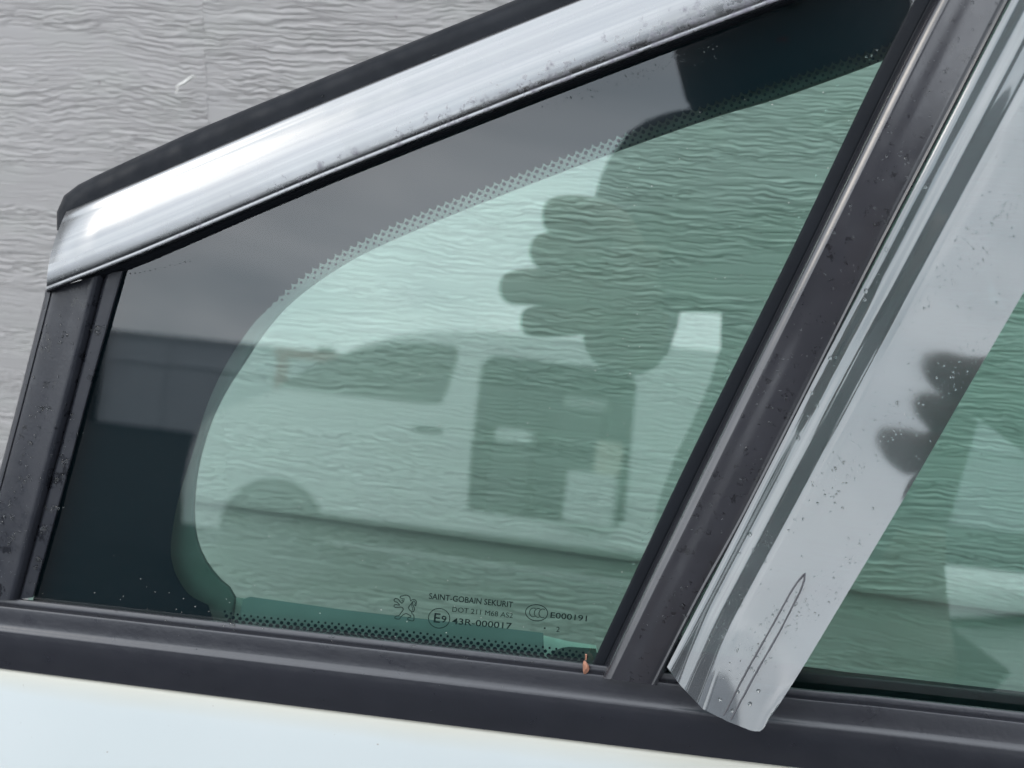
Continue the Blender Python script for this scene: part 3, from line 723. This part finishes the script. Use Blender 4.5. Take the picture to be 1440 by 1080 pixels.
for sx in (-1, 1):
    b0 = len(J); x = px_ + .04 + sx * .095; y = sh.y - .03
    J += [(V((x, y, hipz - .08)), .085), (V((x + sx * .02, y + .02, .47)), .055), (V((x + sx * .03, y - .01, .09)), .04), (V((x + sx * .04, y + .10, .04)), .036), (V((x + sx * .05, y + .17, .03)), .03)]
    Ed += [(0, b0), (b0, b0 + 1), (b0 + 1, b0 + 2), (b0 + 2, b0 + 3), (b0 + 3, b0 + 4)]
# fingers of the hand on the phone: knuckle, bend, tip
for kn, md_, tp, r in (((850, 306), (796, 303), (762, 306), .0128), ((846, 352), (785, 352), (742, 354), .0120), ((842, 400), (780, 402), (700, 406), .0116), ((842, 446), (796, 450), (730, 453), .0100)):
    b0 = len(J); r *= 1.26; J += [(M(*kn, .395), r * 1.15), (M(*md_, .380), r), (M(*tp, .386), r * .9)]; Ed += [(11, b0), (b0, b0 + 1), (b0 + 1, b0 + 2)]
b0 = len(J); J += [(M(905, 372, .412), .011), (M(930, 350, .418), .0095)]; Ed += [(11, b0), (b0, b0 + 1)]
for q in range(4):
    b0 = len(J); c = rpalm + CR * (-.012) + CU * (.030 - .016 * q); J += [(c + CR * .02, .0095), (c - fwd * .004 - CR * .012, .0085)]; Ed += [(15, b0), (b0, b0 + 1)]
person = skinned('person', J, Ed, 'skin')
tag(person, 'photographer in dark jacket holding up a phone, mirrored in the door glass', 'person')
JJ = [(J[i][0], tuple(1.13 * x for x in (J[i][1] if isinstance(J[i][1], tuple) else (J[i][1],) * 2))) for i in (0, 1, 2, 3, 8, 9, 10, 12, 13, 14)]
JJ[3] = (JJ[3][0], (.105, .085)); JJ[4] = (JJ[4][0], .066); JJ[7] = (JJ[7][0], .066)
for i in (5, 8): JJ[i] = (JJ[i][0], .05)
for i in (6, 9): JJ[i] = (JJ[i][0], .036)
skinned('jacket', JJ, [(0, 1), (1, 2), (2, 3), (3, 4), (4, 5), (5, 6), (3, 7), (7, 8), (8, 9)], 'jacket', person)
TJ = [(J[0][0] + V((0, 0, .02)), (.165, .12))]; TE = []
for sx in (0, 1):
    b0 = 16 + 5 * sx; k = len(TJ); TJ += [(J[b0][0], .098), (J[b0 + 1][0], .068), (J[b0 + 2][0], .055)]; TE += [(0, k), (k, k + 1), (k + 1, k + 2)]
skinned('trousers', TJ, TE, 'trousers', person)
def ellips(name, c, r, m, parent, zmin=None, k=20):
    b_ = bmesh.new(); bmesh.ops.create_uvsphere(b_, u_segments=k, v_segments=k // 2, radius=1)
    for v in b_.verts:
        s_ = 1 + .04 * sin(9 * v.co.x + 5 * v.co.z) ; v.co = V((v.co.x * r[0] * s_, v.co.y * r[1] * s_, v.co.z * r[2])) + c
    if zmin is not None: bmesh.ops.delete(b_, geom=[f for f in b_.faces if f.calc_center_median().z < zmin and f.calc_center_median().y > c.y - .02], context='FACES')
    for f in b_.faces: f.smooth = True
    me = bpy.data.meshes.new(name); b_.to_mesh(me); b_.free(); return link(name, me, m, parent)
ellips('hair', hc + V((0, -.02, .035)), (.104, .112, .112), 'hair', person, hc.z + .05)
ellips('hood', hc + V((0, -.03, -.01)), (.112, .125, .165), 'jacket', person, None)
ellips('nose', hc + V((0, .085, -.035)), (.014, .02, .024), 'skin', person)
for sx in (-1, 1):
    ellips('ear', hc + V((sx * .083, -.01, -.03)), (.012, .022, .034), 'skin', person)
    ellips('eye', hc + V((sx * .032, .072, .0)), (.013, .01, .009), 'hair', person)
ellips('mouth', hc + V((0, .07, -.082)), (.024, .008, .006), 'red', person)

# ------------------------------------------------------------------ white van
VY = -6.5
van = empty('parked_van', (-1.2, VY - .9, 0), 'white van with its side door slid open, mirrored in the quarter window', 'van')
prof = [(-3.49, .32), (-3.52, .55), (-3.50, .80), (-3.46, .95), (-3.36, 1.06), (-3.20, 1.14), (-2.98, 1.24), (-2.55, 1.52), (-2.25, 1.66), (-1.85, 1.74), (-1.2, 1.77), (.2, 1.77), (.42, 1.72), (.52, 1.5), (.55, .9), (.55, .40), (.5, .32)]
pr = [prof[0]] + [tuple(p) for p in spline(prof[1:-1], 60)] + [prof[-1]]
hole = [(-1.60, .64), (-1.62, 1.0), (-1.62, 1.55), (-1.55, 1.62), (-.70, 1.60), (-.64, 1.54), (-.62, .70), (-.68, .64)]
arch = []
def wheelcut(pts):
    res = []
    for a, b in zip(pts, pts[1:] + pts[:1]):
        res.append(a)
    return res
def vside(y, holes, name, thick=.03):
    loops = [[V((p[0], p[1], 0)) for p in pr]] + [[V((p[0], p[1], 0)) for p in h] for h in holes]
    flat = [p for l in loops for p in l]; tr = tessellate_polygon(loops); n = len(flat)
    vs = [V((p.x, y, p.y)) for p in flat] + [V((p.x, y - thick, p.y)) for p in flat]
    fs = [tuple(t_) for t_ in tr] + [tuple(i + n for i in reversed(t_)) for t_ in tr]; o_ = 0
    for l in loops:
        k = len(l); fs += [(o_ + i, o_ + (i + 1) % k, o_ + (i + 1) % k + n, o_ + i + n) for i in range(k)]; o_ += k
    return mesh(name, vs, fs, 'vanwhite', van, smooth=False)
vside(VY, [hole], 'side_panel'); vside(VY - 1.77, [], 'side_panel')
ys = [VY - .002, VY - .06, VY - 1.74, VY - 1.798]
vs = []; fs = []; n = len(pr)
for y, k in zip(ys, (1, 1.006, 1.006, 1)):
    vs += [V(((p[0] + 1.7) * k - 1.7, y, (p[1] - 1) * k + 1)) for p in pr]
fs = [(r * n + i, r * n + (i + 1) % n, (r + 1) * n + (i + 1) % n, (r + 1) * n + i) for r in range(3) for i in range(n)]
mesh('body_shell', vs, fs, 'vanwhite', van)
b_ = Bag(); b_.box((-1.1, VY - 1.70, 1.1), (1.6, .03, 1.2)); b_.box((-1.1, VY - .9, .62), (1.6, 1.6, .04)); b_.box((-1.72, VY - .9, 1.15), (.03, 1.6, 1.1)); b_.box((-.42, VY - .9, 1.15), (.03, 1.6, 1.1)); b_.box((-1.1, VY - .9, 1.72), (1.6, 1.6, .03)); b_.build('cargo_lining', 'lining', van)
def vwin(name, poly, m, y=VY + .004, th=.012):
    loops = [[V((p[0], p[1], 0)) for p in poly]]; tr = tessellate_polygon(loops); k = len(poly)
    vs = [V((p[0], y, p[1])) for p in poly] + [V((p[0], y - th, p[1])) for p in poly]
    fs = [tuple(t_) for t_ in tr] + [tuple(i + k for i in reversed(t_)) for t_ in tr] + [(i, (i + 1) % k, (i + 1) % k + k, i + k) for i in range(k)]
    return mesh(name, vs, fs, m, van, smooth=False)
vwin('side_window', [tuple(p) for p in spline([(-2.98, 1.27), (-2.90, 1.31), (-2.70, 1.44), (-2.42, 1.57), (-2.15, 1.64), (-1.86, 1.655), (-1.78, 1.63), (-1.80, 1.45), (-1.84, 1.30), (-1.88, 1.275), (-2.4, 1.265)], 50)] , 'vanglass')
vwin('sill_shade', [(-3.05, .34), (-3.05, .50), (-.2, .52), (-.2, .34)], 'lining')  # dark strip standing in for the shadow along the van's sill
vwin('door_handle', [(-2.0, 1.10), (-2.0, 1.13), (-1.82, 1.13), (-1.82, 1.10)], 'lining', VY + .03, .03)
# vwin('wing_mirror', [(-2.86, 1.24), (-2.90, 1.40), (-2.80, 1.44), (-2.70, 1.40), (-2.70, 1.25)], 'lining', VY + .20, .16)
def wheel(x, y):
    k = 28; 
    for nm, ro, ri, yy, wd_, m_ in (('tyre', .31, .19, y, .19, 'tyre'), ('rim', .19, .03, y + .02, .12, 'lining'), ('wheel_arch', .36, .31, y + .012, .03, 'lining')):
        vs = []; fs = []
        for dy in (0, -wd_):
            for r in (ro, ri):
                vs += [V((x + r * cos(2 * pi * i / k), yy + dy, .31 + r * sin(2 * pi * i / k) + (.02 if nm == 'wheel_arch' else 0))) for i in range(k)]
        for i in range(k):
            j = (i + 1) % k; fs += [(i, j, k + j, k + i), (2 * k + i, 3 * k + i, 3 * k + j, 2 * k + j), (i, 2 * k + i, 2 * k + j, j), (k + i, k + j, 3 * k + j, 3 * k + i)]
        mesh(nm, vs, fs, m_, van)
for x in (-2.86, -.12):
    wheel(x, VY + .012); wheel(x, VY - 1.62)
# vwin('headlight', [(-3.59, .76), (-3.55, .88), (-3.38, .94), (-3.40, .82)], 'vanglass')
vwin('tail_light', [(.36, .95), (.36, 1.35), (.49, 1.35), (.50, .95)], 'lampred')
def vbox(name, c, d, m, label, rot=0):
    b_ = bmesh.new(); bmesh.ops.create_cube(b_, size=1)
    for v in b_.verts: v.co = V((v.co.x * d[0], v.co.y * d[1], v.co.z * d[2]))
    bmesh.ops.bevel(b_, geom=b_.edges, offset=.012, segments=2, affect='EDGES')
    for v in b_.verts: v.co = V((v.co.x * cos(rot) - v.co.y * sin(rot), v.co.x * sin(rot) + v.co.y * cos(rot), v.co.z)) + V(c)
    me = bpy.data.meshes.new(name); b_.to_mesh(me); b_.free(); return tag(link(name, me, m), label, 'box', 'load inside the van')
vbox('storage_box', (-.84, VY - .12, .80), (.30, .4, .32), 'crate', 'white box on the van floor under the tall pale carton')
vbox('storage_box', (-.76, VY - .12, 1.06), (.16, .3, .20), 'card', 'tall pale carton stacked on the white box in the van')
vbox('storage_box', (-1.38, VY - .2, .86), (.24, .3, .44), 'lining', 'dark bin standing on the van floor beside the door post')
vbox('storage_box', (-1.38, VY - .18, 1.13), (.22, .26, .09), 'crate', 'flat white box lying on the dark bin in the van')
vbox('storage_box', (-1.02, VY - .5, 1.0), (.30, .3, .72), 'lining', 'tall dark carton at the back of the van load')
vbox('storage_box', (-1.0, VY - .5, 1.40), (.28, .2, .08), 'crate', 'thin white box on top of the tall dark carton')

# ------------------------------------------------------------------ white tub by the photographer
tb = empty('plastic_tub', (.85, -2.75, 0), 'white rounded plastic tub with a dark strap, mirrored in the door window', 'tub')
def tubmesh():
    k = 32; prof_ = [(.24, .002), (.26, .03), (.275, .4), (.28, .78), (.275, .86), (.25, .905), (.20, .92), (.0, .925)]; vs = []; fs = []
    for r, z in prof_:
        for i in range(k):
            a = 2 * pi * i / k; e = (abs(cos(a)) ** 4 + abs(sin(a)) ** 4) ** -.25
            vs.append(V((.85 + r * 1.3 * e * cos(a), -2.75 + r * 1.3 * e * sin(a), z * .93)))
    for j in range(len(prof_) - 1):
        for i in range(k): fs.append((j * k + i, j * k + (i + 1) % k, (j + 1) * k + (i + 1) % k, (j + 1) * k + i))
    fs.append(tuple(range(k))); return mesh('shell', vs, fs, 'tub', tb)
tubmesh()
b_ = Bag(); b_.add([V((x, y, z + dz)) for x, z in ((.495, .745), (.62, .765), (.78, .80), (1.02, .82)) for y in (-2.385, -2.36) for dz in (-.012, .012)],
    [f for i in range(3) for f in ((4 * i, 4 * i + 1, 4 * i + 5, 4 * i + 4), (4 * i + 2, 4 * i + 6, 4 * i + 7, 4 * i + 3), (4 * i, 4 * i + 4, 4 * i + 6, 4 * i + 2), (4 * i + 1, 4 * i + 3, 4 * i + 7, 4 * i + 5))] + [(0, 2, 3, 1), (12, 13, 15, 14)]); b_.build('strap', 'strap', tb)

# ------------------------------------------------------------------ grey shed across the yard
shed = empty('warehouse', (-38, -64, 0), 'grey warehouse with dark posts across the yard, right end added to hide sky, mirrored at the window corner', 'building')
def shedbox(name, c, d, m): b_ = Bag(); b_.box(c, d); return b_.build(name, m, shed)
for i in range(22): shedbox('wall_panel', (-62 + 5 * i, -62, 2.7), (4.94, .3, 5.4), 'shed')  # panels towards the right end are added to block bright mirrored sky
for x in (-60.0, -39.2, -24.5, -10, 6, 22, 38): shedbox('post', (x, -61.6, 2.9), (.9, .5, 5.8), 'shedpost')
shedbox('roof_edge', (-9.5, -61.95, 5.5), (110, .5, .22), 'shed'); shedbox('rail', (-9.5, -61.8, 3.9), (110, .12, .18), 'shed')
rb = Bag(); rb.box((-21, -58, 5.0), (10, .4, .5)); rb.box((-25.5, -58, 2.5), (.5, .5, 5)); rb.box((-16.5, -58, 2.5), (.5, .5, 5))
tag(rb.build('gantry', 'red'), 'dull red steel gantry standing before the grey warehouse', 'gantry')
